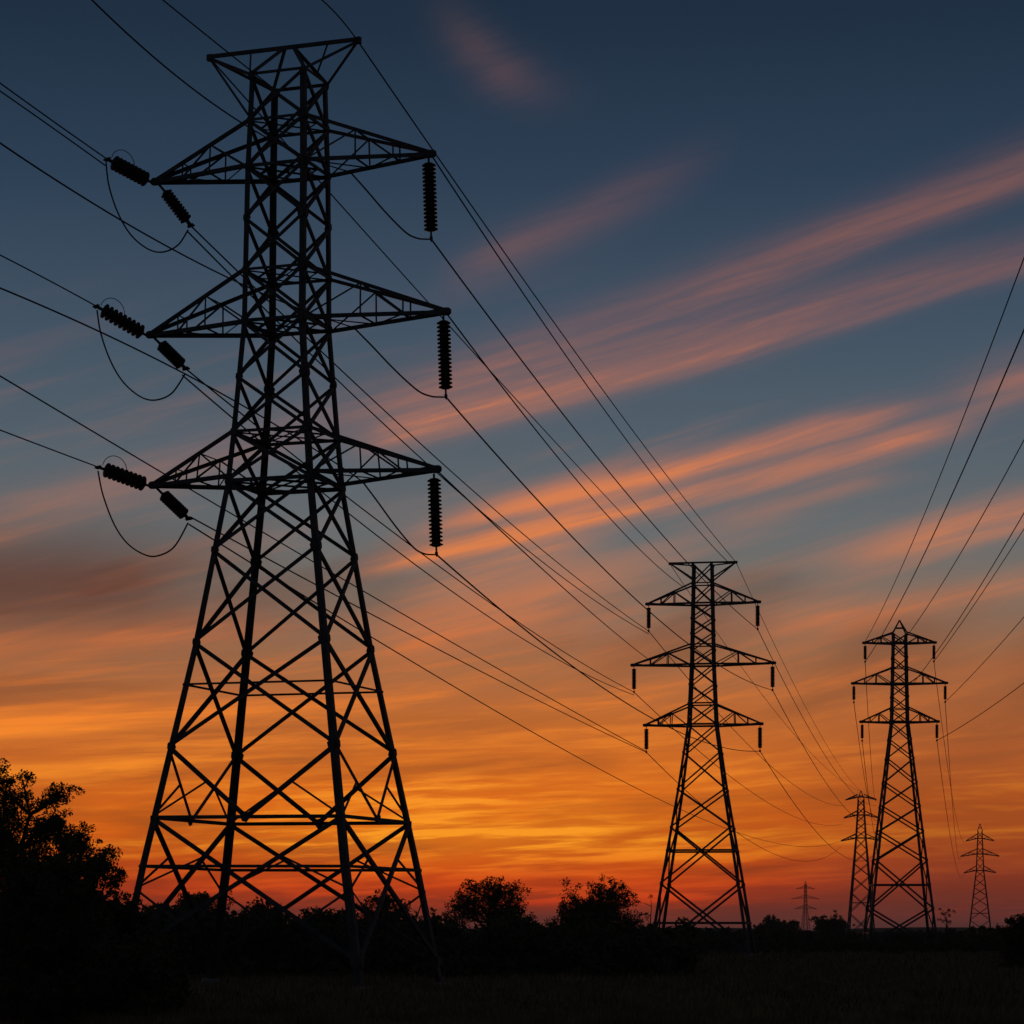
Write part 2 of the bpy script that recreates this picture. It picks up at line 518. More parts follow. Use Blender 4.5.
    def top(s):
        sp = s.spec; kind = sp['top']; aw = sp['arm']; zb = sp['ztop']
        if kind == 'bar':
            zt, L, bo = sp['zbar'], sp['Lbar'], sp.get('baroff', 0)
            m = MB(); m.angle((bo - L, -.06, zt), (bo + L, -.06, zt), aw * .95, (0, -1, 0)); m.angle((bo - L, .08, zt), (bo + L, .08, zt), aw * .8, (0, 1, 0))
            bar = m.build('earth_wire_bar', STEEL, s.root)
            for sg in (-1, 1):
                p = MB(); p.box((bo + sg * L, 0, zt - .06), .17, .12, .17); p.build('tip_plate', STEEL, bar)
            for sg in (-1, 1):
                st = MB()
                for v in (-1, 1):
                    c = s.cor(sg, v, zb)
                    st.angle(c, (bo + sg * L, 0, zt - .1), aw * .7, (0, v, 0))
                    if zt - zb > .5: st.angle(c, (sg * .25, v * .05, zt), aw * .9, (0, v, 0))
                    st.plate(c + Vector((-sg * .12, v * .04, -.1)), (0, v, 0), aw * .9, .03)
                if zt - zb > .5 and sg < 0: st.angle(s.cor(-1, -1, sp['arms'][0][1] + .3), (bo - L, 0, zt - .15), aw * .55, (0, -1, 0))
                if zt - zb <= .5:
                    for v in (-1, 1): st.angle(s.cor(sg, v, zb - 1.9), (sg * L * .97, 0, zt - .12), aw * .8, (0, v, 0))
                if zt - zb > .5:
                    p0 = s.cor(1, -1, zb).lerp(s.cor(1, 1, zb), .5) if sg > 0 else s.cor(-1, -1, zb)
                    st.angle(p0, (sg * L * .52, 0, zt - .05), aw * .48, (0, 1, 0)); st.angle(s.cor(sg, -1, zb), s.cor(sg, 1, zb), aw * .4, (sg, 0, 0))
                else:
                    for z in (zb - .2, zb - 1.9): st.angle(s.cor(sg, -1, z), s.cor(sg, 1, z), aw * .5, (sg, 0, 0))
                st.build('bar_strut', STEEL, s.root)
            s.bar = {sg: Vector((bo + sg * L, 0, zt - .1)) for sg in (-1, 1)}
        else:
            zt = sp['zpeak']; m = MB()
            for sx in (-1, 1):
                for sy in (-1, 1): m.angle(s.cor(sx, sy, zb), (sx * .06, sy * .06, zt), sp['brace'][1] * 1.2, (0, sy, 0))
            zm = zb + (zt - zb) * .45
            for c0, c1, n in FACES:
                a = s.cor(*c0, zb).lerp(Vector((0, 0, zt)), .45); b = s.cor(*c1, zb).lerp(Vector((0, 0, zt)), .45)
                m.angle(a, b, sp['thin'], n)
            m.box((0, 0, zt), .16, .16, .12)
            m.build('peak', STEEL, s.root)
            s.bar = {sg: Vector((0, 0, zt)) for sg in (-1, 1)}


CONC = material('concrete', (.16, .155, .145), (.22, .21, .2), .9, 3, .1)

y1 = lambda y: (930 - y) * .05423 + CAMZ
SPEC1 = dict(
    tab=[(0, 7.27, 5.75), (y1(866), 5.98, 5.05), (y1(650), 3.90, 3.20), (y1(490), 2.54, 2.22), (y1(440), 2.29, 2.08), (y1(330), 1.82, 1.84),
         (y1(180), 1.76, 1.68), (y1(82), 1.62, 1.48)],
    ztop=y1(82), leg=(.42, .29), brace=(.25, .19), thin=.11, arm=.23, lace=.095, tip=.42, redundant=12.0, vee=y1(822),
    panels=[y1(82), y1(128), y1(174), y1(225), y1(277), y1(328), y1(383), y1(438), y1(487), y1(556), y1(648), y1(752), y1(822), y1(962)],
    rings=[(y1(82), .16), (y1(128), .15), (y1(174), .2), (y1(277), .15), (y1(328), .2), (y1(438), .17), (y1(487), .22), (y1(690), .11), (y1(822), .2), (y1(870), .16)],
    plan=(y1(174), y1(328), y1(487), y1(128), y1(277), y1(438)),
    arms=[(y1(173), y1(128), 8.18), (y1(328.5), y1(277), 8.75), (y1(482), y1(438), 8.4)], armoff=(.14, .48, .36),
    top='bar', zbar=y1(50), Lbar=4.4, baroff=-.35, fr=(.4, .7))
X1, Y1 = (282 - 512) / F * 141, 141.0
T1 = Pylon('pylon', 'huge near pylon standing on the left with long strings of discs on its crossarms', X1, Y1, R(-20), SPEC1, lean=R(.48))

S2 = 333 / F
y2 = lambda y: (930 - y) * S2 + CAMZ
SPEC2 = dict(
    tab=[(0, 6.45, 6.5), (y2(883), 5.0, 5.0), (y2(789), 3.05, 3.1), (y2(724), 1.9, 1.95), (y2(664), 1.55, 1.6), (y2(603), 1.4, 1.4), (y2(562), 1.3, 1.3)],
    ztop=y2(563), leg=(.40, .30), brace=(.27, .17), thin=.13, arm=.24, lace=.13, tip=.5, redundant=0,
    panels=[y2(563), y2(583), y2(603), y2(618), y2(633), y2(648), y2(664), y2(684), y2(703), y2(724), y2(752), y2(789), y2(827), y2(883), .2],
    rings=[(y2(583), .16), (y2(603), .24), (y2(644), .16), (y2(664), .26), (y2(703), .2), (y2(724), .26), (y2(850), .24), (y2(922), .28)],
    arms=[(y2(603), y2(583), 7.1), (y2(664), y2(644), 9.0), (y2(724.5), y2(704), 7.4)],
    top='bar', zbar=y2(561.5), Lbar=4.25, fr=(.4, .7))
T2 = Pylon('pylon', 'mid distance pylon with flat bar across its top, right of centre', (703 - 512) / F * 333, 333.0, R(-9), SPEC2, detail=1)

S3 = 394 / F
y3 = lambda y: (930 - y) * S3 + CAMZ
SPEC3 = dict(
    tab=[(0, 5.6, 5.6), (y3(937), 5.15, 5.15), (y3(722), 1.36, 1.36), (y3(640), 1.1, 1.1)],
    ztop=y3(634), leg=(.40, .32), brace=(.27, .17), thin=.14, arm=.25, lace=.13, tip=.5, redundant=0,
    panels=[y3(634), y3(644), y3(658), y3(671), y3(684), y3(697), y3(710), y3(723), y3(740), y3(759), y3(783), y3(807), y3(832), y3(861), y3(909), .2],
    rings=[(y3(643), .24), (y3(668), .16), (y3(684), .26), (y3(709), .16), (y3(722), .26), (y3(885), .22), (y3(933), .24)],
    arms=[(y3(643.5), y3(633), 5.3), (y3(684), y3(668), 7.0), (y3(722.5), y3(708), 5.75)],
    top='peak', zpeak=y3(621), fr=(.4, .7))
T3 = Pylon('pylon', 'pylon with pointed top and three pairs of arms, tallest of those at right', (899.5 - 512) / F * 394, 394.0, R(-2.5), SPEC3, detail=1)


def far_spec(H, leg, br, arms, base, waist):
    return dict(tab=[(0, base, base), (arms[2][0], waist, waist), (H - 3, waist * .6, waist * .6)], ztop=H - 3, leg=(leg, leg * .8), brace=(br, br * .8),
                thin=br, arm=leg * .7, lace=br * .7, tip=.4,
                panels=[H - 3] + [H - 3 - (H - 3 - arms[2][0]) * i / 5 for i in range(1, 6)] + [arms[2][0] * f for f in (.88, .75, .62, .46, .26, .02)],
                rings=[(a[0], leg * .7) for a in arms] + [(arms[2][0] * .36, br)], arms=arms, top='peak', zpeak=H, droop=1.1, fr=(.5,))


def zz(y, Y): return (930 - y) / F * Y + CAMZ


T4 = Pylon('pylon', 'distant pylon half hidden behind the left legs of the pointed pylon', (861 - 512) / F * 909, 909.0, R(-12),
           far_spec(zz(791, 909), .55, .26, [(zz(797, 909), zz(794.5, 909), 5.4), (zz(815, 909), zz(811, 909), 6.0), (zz(838, 909), zz(834, 909), 7.0)], 4.9, 1.9), detail=0)
T5 = Pylon('pylon', 'small distant pylon at far right, beside the dark bush', (980 - 512) / F * 1130, 1130.0, R(-10),
           far_spec(zz(824, 1130), .6, .3, [(zz(838.5, 1130), zz(834, 1130), 6.0), (zz(854, 1130), zz(849, 1130), 8.3), (zz(870.5, 1130), zz(866, 1130), 6.8)], 5.3, 1.8), detail=0)
T6 = Pylon('pylon', 'tiny faint pylon on the horizon above the low hills', (805.5 - 512) / F * 2600, 2600.0, R(15),
           far_spec(zz(881, 2600), .55, .24, [(zz(888, 2600), zz(886, 2600), 10.0), (zz(898, 2600), zz(895.5, 2600), 15.0), (zz(908, 2600), zz(905.5, 2600), 12.0)], 4.2, 1.6), detail=0)


# ------------------------------------------------------------------ insulators
def disc_mesh(r, h, c=.62):
    m = MB()
    m.lathe([(r * .4, .12 * h), (r * c, 0), (r * (c + .1), -.2 * h), (r, -.42 * h), (r, -.62 * h), (r * (c + .06), -.7 * h), (r * c, -h * .9), (r * .4, -h)], 14)
    return m.mesh('disc', PORC, True)


def insulator(p0, p1, n, r, label, group, mesh, horn=0, anchor=None):
    """string of n discs from p0 (on the crossarm) to p1 (at the wire)"""
    p0, p1 = Vector(p0), Vector(p1); d = p1 - p0; L = d.length
    o = empty('insulator_string', p0, label, 'insulator', group)
    o.rotation_mode = 'QUATERNION'; o.rotation_quaternion = (-d).to_track_quat('Z', 'X')
    e0, e1 = .28, .42; st = (L - e0 - e1) / n
    m = MB(); m.tube([(0, 0, 0), (0, 0, -L)], .035, 6); m.box((0, 0, -e0 * .5), .06, .04, e0 * .45); m.build('rod', STEEL, o)
    if anchor is not None:
        g = MB(); q = o.rotation_quaternion.inverted() @ (Vector(anchor) - p0)
        g.tube([q, q * .5, (0, 0, -.1)], .075, 6); g.build('hanger', STEEL, o)
    for i in range(n):
        c = link('disc', mesh, o); c.location = (0, 0, -e0 - st * i)
    c = MB(); c.box((0, 0, -L + .26), .05, .11, .14); c.box((0, 0, -L + .05), .08, .2, .06); c.tube([(0, -.28, -L - .02), (0, .28, -L - .02)], .06, 6)
    c.build('wire_clamp', STEEL, o)
    if horn:
        h = MB(); pts = []
        for i in range(15):
            t = i / 14; a = math.pi * t
            pts.append((horn * (r * .5 + .75 * math.sin(a)), 0, -L + .25 + 1.15 * (1 - math.cos(a)) / 2 * 1.3))
        h.tube(pts, .022, 5); h.build('arcing_horn', STEEL, o)
    return o


D1 = disc_mesh(.37, .215)
D2 = disc_mesh(.42, .26, .5)
D3 = disc_mesh(.36, .24, .55)
LEV = ('top', 'middle', 'lowest')
clampR = {}
for k in range(3):
    tip = T1.W(T1.tips[k, 1]) + Vector((-.12, 0, -.2))
    end = tip + Vector((.14, 0, -4.3)); clampR[k] = end
    insulator(tip, end, 17, .37, 'hanging string of dark discs under the %s right arm of the huge near pylon' % LEV[k],
              'disc strings hanging from the near pylon', D1)
# tension strings at the left arms: one towards the viewer, one towards the far pylons
inL = [(107, 159), (96, 306), (98, 467)]
outL = [(191, 226), (186, 369), (189, 519)]
clampI, clampO = {}, {}
for k in range(3):
    tip = T1.W(T1.tips[k, -1]); Yt = tip.y
    a = tip + Vector((-.25, -.05, -.02)); e = P(*inL[k], Yt - 1.9); clampI[k] = e
    insulator(a, e, 9, .38, 'slanting disc string pulled outward from the %s left arm of the near pylon' % LEV[k],
              'tension disc strings on the near pylon', D2, horn=1)
    a = tip + Vector((.34, .08, -.3)); e = P(*outL[k], Yt + 1.5); clampO[k] = e
    insulator(a, e, 10, .36, 'disc string slanting down inward below the %s left arm of the near pylon' % LEV[k],
              'tension disc strings on the near pylon', D3, anchor=tip + Vector((.1, .05, -.05)))


def small_string(p0, L, r, n, label, group):
    m = MB(); prof = [(.05, 0), (.05, -.3)]
    st = (L - .7) / n
    for i in range(n):
        z = -.3 - i * st
        prof += [(r * .66, z), (r, z - st * .4), (r, z - st * .65), (r * .66, z - st * .85)]
    prof += [(.05, -L + .35), (.05, -L)]
    m.lathe(prof, 10); o = empty('insulator_string', p0, label, 'insulator', group)
    m.build('disc_stack', PORC, o)
    c = MB(); c.box((0, 0, -L), .1, .25, .12); c.build('wire_clamp', STEEL, o)
    return Vector(p0) + Vector((0, 0, -L))


c2, c3 = {}, {}
for T, cc, L, r, nm, g in ((T2, c2, 3.3, .30, 'flat topped middle pylon', 'disc strings on the middle pylon'), (T3, c3, 2.7, .26, 'pointed pylon at right', 'disc strings on the pointed pylon')):
    for k in range(3):
        for sg in (-1, 1):
            p = T.W(T.tips[k, sg]) + Vector((-sg * .12, 0, -.15))
            cc[k, sg] = small_string(p, L, r, 15, 'short disc string under the %s %s arm of the %s' % (LEV[k], 'left' if sg < 0 else 'right', nm), g)


# ------------------------------------------------------------------ wires
def cable(name, pts, r, label, cat, group):
    m = MB(); m.tube(pts, r, 6); o = m.build(name, CABLE, None, True)
    return tag(o, label, cat, group)


def span(p0, p1, label, group, via=None, sag=None, r=.045, n=48, name='power_cable', cat='power cable'):
    """sagging wire between two points; via is a direction the wire is seen to pass"""
    p0, p1 = Vector(p0), Vector(p1)
    if via is not None:
        k = (via[0] - 512) / F
        dx, dy = p1.x - p0.x, p1.y - p0.y
        t = (k * p0.y - p0.x) / (dx - k * dy)
        Yv = p0.y + dy * t; z = CAMZ + (HZ - via[1]) / F * Yv
        sag = (p0.z + (p1.z - p0.z) * t - z) / (4 * t * (1 - t))
        if not (0 < t < 1) or sag < 0: print('SPAN', label, 't', round(t, 2), 'sag', round(sag, 2))
        sag = max(.4, min(sag, 25))
    pts = []
    for i in range(n + 1):
        t = i / n; p = p0.lerp(p1, t); p.z -= 4 * sag * t * (1 - t); pts.append(p)
    cable(name, pts, r, label, cat, group)


def incoming(p0, hd, pix, Yend, label, group, r=.038, n=40, name='power_cable', cat='power cable'):
    """wire that leaves p0 towards the viewer's side along compass heading hd and passes two seen directions"""
    p0 = Vector(p0); dx, dy = -math.sin(R(hd)), -math.cos(R(hd))
    us, zs = [0.0], [p0.z]
    for px, py in pix:
        k = (px - 512) / F; u = (k * p0.y - p0.x) / (dx - k * dy)
        Yv = p0.y + dy * u; us.append(u); zs.append(CAMZ + (HZ - py) / F * Yv)
    co = np.polyfit(us, zs, len(us) - 1)
    ue = (Yend - p0.y) / dy
    print('IN', label[:46], [round(u, 1) for u in us], [round(z, 1) for z in zs], 'end', round(ue, 1), round(float(np.polyval(co, ue)), 1))
    pts = [Vector((p0.x + dx * ue * i / n, p0.y + dy * ue * i / n, float(np.polyval(co, ue * i / n)))) for i in range(n + 1)]
    cable(name, pts, r, label, cat, group)


GI = 'cables entering the near pylon from the left edge'
GO = 'cables from the near pylon to the middle pylon'
# from the left edge
incoming(clampI[0], 20, [(50, 119), (0, 83)], 96, 'upper cable of the close pair running from left edge into the top left disc string', GI)
incoming(clampI[0] + Vector((-.1, 0, -.35)), 20, [(50, 126), (0, 91)], 96, 'lower cable of the close pair running from left edge into the top left disc string', GI)
incoming(clampI[1], 20, [(50, 281), (0, 255)], 96, 'cable from the left edge ending at the middle left disc string', GI)
incoming(clampI[2], 20, [(50, 449), (0, 430)], 96, 'cable from the left edge ending at the lowest left disc string', GI)
root = {k: T1.W(T1.cor(1, 1, SPEC1['arms'][k][0]).lerp(T1.tips[k, 1], .2)) for k in range(3)}     # where they meet the right arms
incoming(root[0], 17, [(250, 128), (92, 0)], 90, 'cable from the top edge passing behind the near pylon to its top right arm', GI)
incoming(root[1], 17, [(235, 281), (0, 143)], 80, 'cable from left edge crossing behind the near pylon to its middle right arm', GI)
incoming(root[2], 17, [(215, 390), (0, 288)], 80, 'cable from left edge crossing behind the near pylon to its lowest right arm', GI)
bl, br_ = T1.W(T1.bar[-1]), T1.W(T1.bar[1])
incoming(T1.W((-1.47, 1.9, y1(82))), 14, [(235, 58), (163, 0)], 110, 'thin earth wire from top edge down to the left side of near pylon top', GI, r=.036)
incoming(br_, 14, [(345, 24), (322, 0)], 118, 'thin earth wire from top edge down to the right tip of near pylon top', GI, r=.036)

# jumper loops hanging under the left arms
def loop(pix, Y0, Y1_, label):
    n = len(pix) - 1; P3 = [P(px, py, Y0 + (Y1_ - Y0) * i / n) for i, (px, py) in enumerate(pix)]
    pts = []
    for i in range(n):
        a, b, c, d = P3[max(i - 1, 0)], P3[i], P3[i + 1], P3[min(i + 2, n)]
        for j in range(8):
            t = j / 8
            pts.append(.5 * ((2 * b) + (c - a) * t + (2 * a - 5 * b + 4 * c - d) * t * t + (3 * b - a - 3 * c + d) * t ** 3))
    pts.append(P3[-1]); cable('jumper_cable', pts, .046, label, 'jumper cable', 'jumper loops under the near pylon arms')


for k, pix in enumerate(([(106, 162), (109, 186), (118, 213), (131, 235), (148, 249), (163, 252), (178, 245), (188, 230)],
                         [(97, 310), (101, 334), (111, 362), (124, 383), (141, 397), (156, 400), (172, 393), (185, 374)],
                         [(98, 471), (103, 495), (114, 524), (127, 543), (143, 554), (157, 556), (174, 547), (188, 523)])):
    loop(pix, clampI[k].y, clampO[k].y, 'looping jumper cable below the %s left arm of the near pylon' % LEV[k])

def pix_of(p): return 512 + F * p.x / p.y, HZ - F * (p.z - CAMZ) / p.y


for k in range(3):
    (ax, ay), (bx, by) = pix_of(root[k]), pix_of(clampR[k])
    pts = [(ax + (bx - ax) * f, ay + (by - ay) * g) for f, g in ((0, 0), (.2, .27), (.4, .55), (.58, .78), (.72, .93), (.84, .99), (.93, 1.0), (1, 1))]
    loop(pts, root[k].y, clampR[k].y, 'curving jumper from the %s right arm root to the foot of its hanging string' % LEV[k])

# near pylon to middle pylon
tL = {k: c2[k, -1] for k in range(3)}; tR = {k: c2[k, 1] for k in range(3)}
up = Vector((0, 0, .35))
span(clampO[0], tL[0], 'upper of two cables from top left string of near pylon to middle pylon', GO, via=(433, 455))
span(clampO[0] + Vector((-.2, 0, -.3)), tL[0] - up, 'lower of two cables from top left string of near pylon to middle pylon', GO, via=(425, 462))
span(clampO[1], tL[1], 'upper of two cables from middle left string of near pylon to middle pylon', GO, via=(440, 567))
span(clampO[1] + Vector((-.2, 0, -.35)), tL[1] - up, 'lower of two cables from middle left string of near pylon to middle pylon', GO, via=(432, 577))
span(clampO[2] + Vector((.1, 0, .1)), tL[2], 'cable from lowest left string of near pylon to middle pylon', GO, via=(480, 655))
span(clampR[0], tR[0], 'cable from top right hanging string of near pylon to middle pylon', GO, via=(552, 400))
span(clampR[1], tR[1], 'cable from middle right hanging string of near pylon to middle pylon', GO, via=(558, 522))
span(clampR[2], tR[2], 'cable from lowest right hanging string of near pylon to middle pylon', GO, via=(523, 628))
b2l, b2r = T2.W(T2.bar[-1]), T2.W(T2.bar[1])
span(br_, b2r, 'thin earth wire joining the right bar tips of near and middle pylons', GO, via=(516, 269), r=.042)
span(bl, b2l, 'thin earth wire joining the left bar tips of near and middle pylons', GO, via=(480, 350), r=.042)
tipw = lambda T, k, s: T.W(T.tips[k, s])
span(tipw(T1, 0, 1), b2r + Vector((-.8, 0, -.2)), 'thin wire from tip of near pylon top right arm to middle pylon bar', GO, via=(562, 350), r=.042)
span(tipw(T1, 1, 1), tipw(T2, 0, -1) + Vector((4.6, 0, 2.2)), 'thin wire from tip of near pylon middle right arm to middle pylon', GO, via=(560, 460), r=.042)
span(tipw(T1, 2, 1), tipw(T2, 1, -1) + Vector((2.2, 0, .6)), 'thin wire from tip of near pylon lowest right arm to middle pylon', GO, via=(560, 585), r=.042)
# a further circuit that passes behind the near pylon
GB = 'cables passing behind the near pylon'
span(P(-60, 340, 150), c2[2, -1] + Vector((0, 0, .1)), 'long cable from left edge passing behind the lowest arm of near pylon', GB, via=(370, 586), r=.05)
span(clampO[2] + Vector((0, 0, -.3)), T4.W(T4.tips[2, -1]), 'lower cable from lowest left string sweeping behind middle pylon to the distance', GB, via=(520, 725))

# middle pylon onwards to the distant pylon
GM = 'cables from the middle pylon to the distance'
for k in range(3):
    for sg in (-1, 1):
        span(c2[k, sg], T4.W(T4.tips[k, sg]) + Vector((0, 0, -2)), 'faint cable from %s %s string of middle pylon to distant pylon' % (LEV[k], 'left' if sg < 0 else 'right'),
             GM, sag=(6 if k < 2 else 9), r=.05)
span(b2r, T4.W(T4.bar[1]), 'faint earth wire from right bar tip of middle pylon to distant pylon', GM, sag=4, r=.04)
span(b2l, T4.W(T4.bar[-1]) + Vector((-.3, 0, 0)), 'faint earth wire from left bar tip of middle pylon to distant pylon', GM, sag=5, r=.04)

# the right-hand line
GR = 'cables rising from the pointed pylon to the right edge'
def rising(p0, hd, pix, Yend, sagc, label, r=.05, n=40):
    """wire from the pointed pylon back over the viewer's right, seen to leave the view at pix; sagc is the bend of its curve"""
    p0 = Vector(p0); dx, dy = -math.sin(R(hd)), -math.cos(R(hd))
    k = (pix[0] - 512) / F; u = (k * p0.y - p0.x) / (dx - k * dy); Yv = p0.y + dy * u
    z = CAMZ + (HZ - pix[1]) / F * Yv; b = (z - p0.z) / u - sagc * u; ue = (Yend - p0.y) / dy
    print('RISE', label[:40], 'u', round(u), 'z0', round(p0.z, 1), 'z', round(z, 1), 'end', round(ue), round(p0.z + b * ue + sagc * ue * ue, 1))
    pts = [Vector((p0.x + dx * ue * i / n, p0.y + dy * ue * i / n, p0.z + b * ue * i / n + sagc * (ue * i / n) ** 2)) for i in range(n + 1)]
    cable('power_cable', pts, r, label, 'power cable', GR)


rising(tipw(T3, 0, -1), 5.3, (1024, 258), 70, .00012, 'leftmost of the cables rising from the pointed pylon to the right edge', r=.04)
rising(c3[0, -1], 5.3, (1024, 330), 90, .00012, 'cable rising to right edge from the top left string of the pointed pylon')
rising(T3.W((.3, 0, SPEC3['arms'][0][0])), 4.6, (1024, 440), 110, .00015, 'cable rising to right edge from the head of the pointed pylon')
rising(T3.W((2.2, 0, SPEC3['arms'][1][0] + .3)), 4.6, (1024, 513), 150, .00015, 'upper of the close pair rising from pointed pylon to right edge')
rising(c3[0, 1], 3.0, (1024, 529), 150, .00015, 'lower of the close pair rising from pointed pylon to right edge')
rising(c3[1, 1], 2.5, (1024, 617), 170, .00018, 'cable curving from middle right string of pointed pylon up to right edge')
rising(c3[2, 1], 2.0, (1024, 683), 170, .0002, 'lowest cable curving from pointed pylon up to the right edge')
GF = 'faint cables beyond the pointed pylon'
for k in range(3):
    span(c3[k, -1], T4.W(T4.tips[k, 1]), 'faint cable dropping from %s left string of pointed pylon to distant pylon' % LEV[k], GF, sag=7, r=.05)
    span(c3[k, 1], T5.W(T5.tips[k, -1]), 'faint cable dropping from %s right string of pointed pylon to small far pylon' % LEV[k], GF, sag=9, r=.05)


# ------------------------------------------------------------------ vegetation
def leaves(rng, centres, radii, per, size, squash=.8, dense=False):
    """leaf-sized rhombs scattered in clumps"""
    out = []
    for c, r in zip(centres, radii):
        n = int(per * (r ** 2)) + 12
        d = rng.normal(size=(n, 3)); d /= np.linalg.norm(d, axis=1)[:, None]
        rr = rng.random(n)[:, None] ** .45 * r
        p = np.asarray(c) + d * rr * np.array([1, 1, squash])
        out.append(p)
    p = np.concatenate(out); n = len(p)
    a = rng.normal(size=(n, 3)); a /= np.linalg.norm(a, axis=1)[:, None]
    b = rng.normal(size=(n, 3)); b -= (a * b).sum(1)[:, None] * a; b /= np.linalg.norm(b, axis=1)[:, None]
    s = (size * rng.uniform(.55, 1.35, n))[:, None]
    v = np.stack([p - a * s, p + b * s * .42, p + a * s, p - b * s * .42], 1)
    return v.reshape(-1, 3), n


def tree(name, px, top, Y, wpx, label, cat, seed, group=None, leaf=.13, per=110, lobes=26, trunk=.35, low=.22, gap=.5):
    """tree or bush: trunk with limbs and a crown of leaf clumps, sized from how high it stands"""
    rng = np.random.default_rng(seed); rd = random.Random(seed)
    X = (px - 512) / F * Y; H = CAMZ + (HZ - top) / F * Y; Wd = wpx / F * Y / 2
    base = Vector((X, Y, gz(X, Y)))
    o = empty(name, base, label, cat, group)
    m = MB(); tips = []
    nst = 1 if trunk > .3 else 3
    for s_ in range(nst):
        ang = rd.uniform(0, 6.28); off = 0 if nst == 1 else Wd * .25
        p = Vector((off * math.cos(ang), off * math.sin(ang), -.2)); pts = [p.copy()]; r0 = H * .022 / math.sqrt(nst)
        lean = Vector((rd.uniform(-.1, .1), rd.uniform(-.1, .1), 1))
        nseg = 7
        for i in range(nseg):
            p = p + Vector((lean.x * H / nseg + rd.uniform(-.04, .04) * H, lean.y * H / nseg + rd.uniform(-.04, .04) * H, .88 * H / nseg)); pts.append(p.copy())
        m.tube(pts, [r0 * (1 - i / (nseg + .6)) + .01 for i in range(nseg + 1)], 7); tips.append(pts[-1])
        for i in range(1, nseg):
            for q in range(rd.choice((2, 3))):
                a = rd.uniform(0, 6.28); f = (i / nseg); ln = Wd * rd.uniform(.55, 1.05) * math.sin(math.pi * (.18 + .72 * f)) ** .8
                d = Vector((math.cos(a), math.sin(a), rd.uniform(.25, .9))).normalized(); b0 = pts[i].copy(); bp = [b0]; bb = b0.copy()
                for j in range(4):
                    d2 = (d + Vector((rd.uniform(-.25, .25), rd.uniform(-.25, .25), rd.uniform(-.05, .3)))).normalized(); bb = bb + d2 * ln / 4; bp.append(bb.copy())
                    if j >= 1:
                        tips.append(bb.copy())
                        tw = bb + Vector((rd.uniform(-1, 1), rd.uniform(-1, 1), rd.uniform(0, 1))) * ln * .22
                        m.tube([bb.copy(), tw], [max(.02, Y * .00022), max(.01, Y * .00012)], 4); tips.append(tw)
                m.tube(bp, [r0 * .5 * (1 - .2 * j) * (1 - .5 * f) + max(.006, Y * .0002) for j in range(5)], 5)
    m.build('trunk', BARK, o, True)
    # clumps at twig ends, uneven, with a few stray sprays
    cs, rs = [], []
    zlo = low * H
    for t in tips:
        if t.z < zlo: continue
        if rd.random() < gap * .35: continue
        k = rd.uniform(.10, .2) * Wd + .03 * H * rd.random()
        cs.append(tuple(t)); rs.append(k)
        for _ in range(2):
            cs.append(tuple(t + Vector((rd.gauss(0, .7), rd.gauss(0, .7), rd.gauss(.1, .6))) * k)); rs.append(k * rd.uniform(.3, .6))
    for _ in range(lobes):
        a = rd.uniform(0, 6.28); f = rd.random() ** .6; z = rd.uniform(low, .8) * H
        wr = Wd * math.sin(math.pi * min(1, .2 + .65 * z / H)) * .8
        cs.append((wr * f * math.cos(a), wr * f * math.sin(a), z)); rs.append(Wd * rd.uniform(.16, .3))
    v, n = leaves(rng, cs, rs, per / max(.4, leaf / .13) ** 2, leaf)
    ok = v.reshape(-1, 4, 3)[:, :, 2].min(1) > .05
    v = v.reshape(-1, 4, 3)[ok]; n = len(v)
    link('crown', quads_mesh('crown', v.reshape(-1, 3), n, LEAF), o)
    return o


tree('broadleaf_tree', 16, 742, 92, 130, 'tall leafy tree at the left edge, the highest foliage in view', 'tree', 11, leaf=.065, per=200, lobes=80, low=.08, gap=.2)
tree('leafy_bush', 92, 826, 88, 76, 'rounded bush leaning right beside the tall left edge tree', 'bush', 23, trunk=.2, leaf=.065, per=200, lobes=40, low=.05)
tree('broadleaf_tree', 62, 800, 95, 96, 'leafy crown filling the gap between the tall left tree and its neighbour bush', 'tree', 17, leaf=.065, per=200, lobes=60, low=.08, gap=.2)
tree('leafy_bush', 40, 850, 80, 130, 'dark low bush at the foot of the tall left edge tree', 'bush', 31, trunk=.2, leaf=.075, per=170, lobes=70, low=.02, gap=.1)
tree('leafy_bush', 132, 893, 90, 60, 'low bush hiding the foot of the leftmost leg of near pylon', 'bush', 37, trunk=.2, leaf=.07, per=170, lobes=40, low=.02, gap=.2)
tree('leafy_bush', 782, 930, 900, 44, 'far rounded bush on the horizon just left of the tiny pylon', 'bush', 83, trunk=.2, leaf=.42, per=170, lobes=60, low=.02, gap=.1)
tree('leafy_bush', 826, 932, 940, 46, 'far low bush on the horizon just right of the tiny pylon', 'bush', 89, trunk=.2, leaf=.42, per=170, lobes=60, low=.02, gap=.1)
GT = 'trees and bushes behind the near pylon'
tree('leafy_bush', 200, 884, 195, 70, 'broad bush seen through left half of the near pylon legs', 'bush', 41, GT, leaf=.11, per=150, lobes=40, low=.1)
tree('leafy_bush', 258, 893, 190, 54, 'smaller bush seen between the two thick middle legs of near pylon', 'bush', 43, GT, leaf=.11, per=150, lobes=30, low=.1)
tree('leafy_bush', 388, 886, 205, 64, 'bush behind the rightmost leg of the near pylon', 'bush', 47, GT, leaf=.11, per=150, lobes=36, low=.1)
tree('leafy_bush', 428, 900, 200, 26, 'tiny bush just right of the near pylon', 'bush', 53, GT, leaf=.11, per=150, lobes=14, low=.1)
tree('broadleaf_tree', 489, 872, 230, 102, 'round loose tree on the skyline, left one of the pair between the pylons', 'tree', 61, GT, leaf=.12, per=130, lobes=34, low=.12)
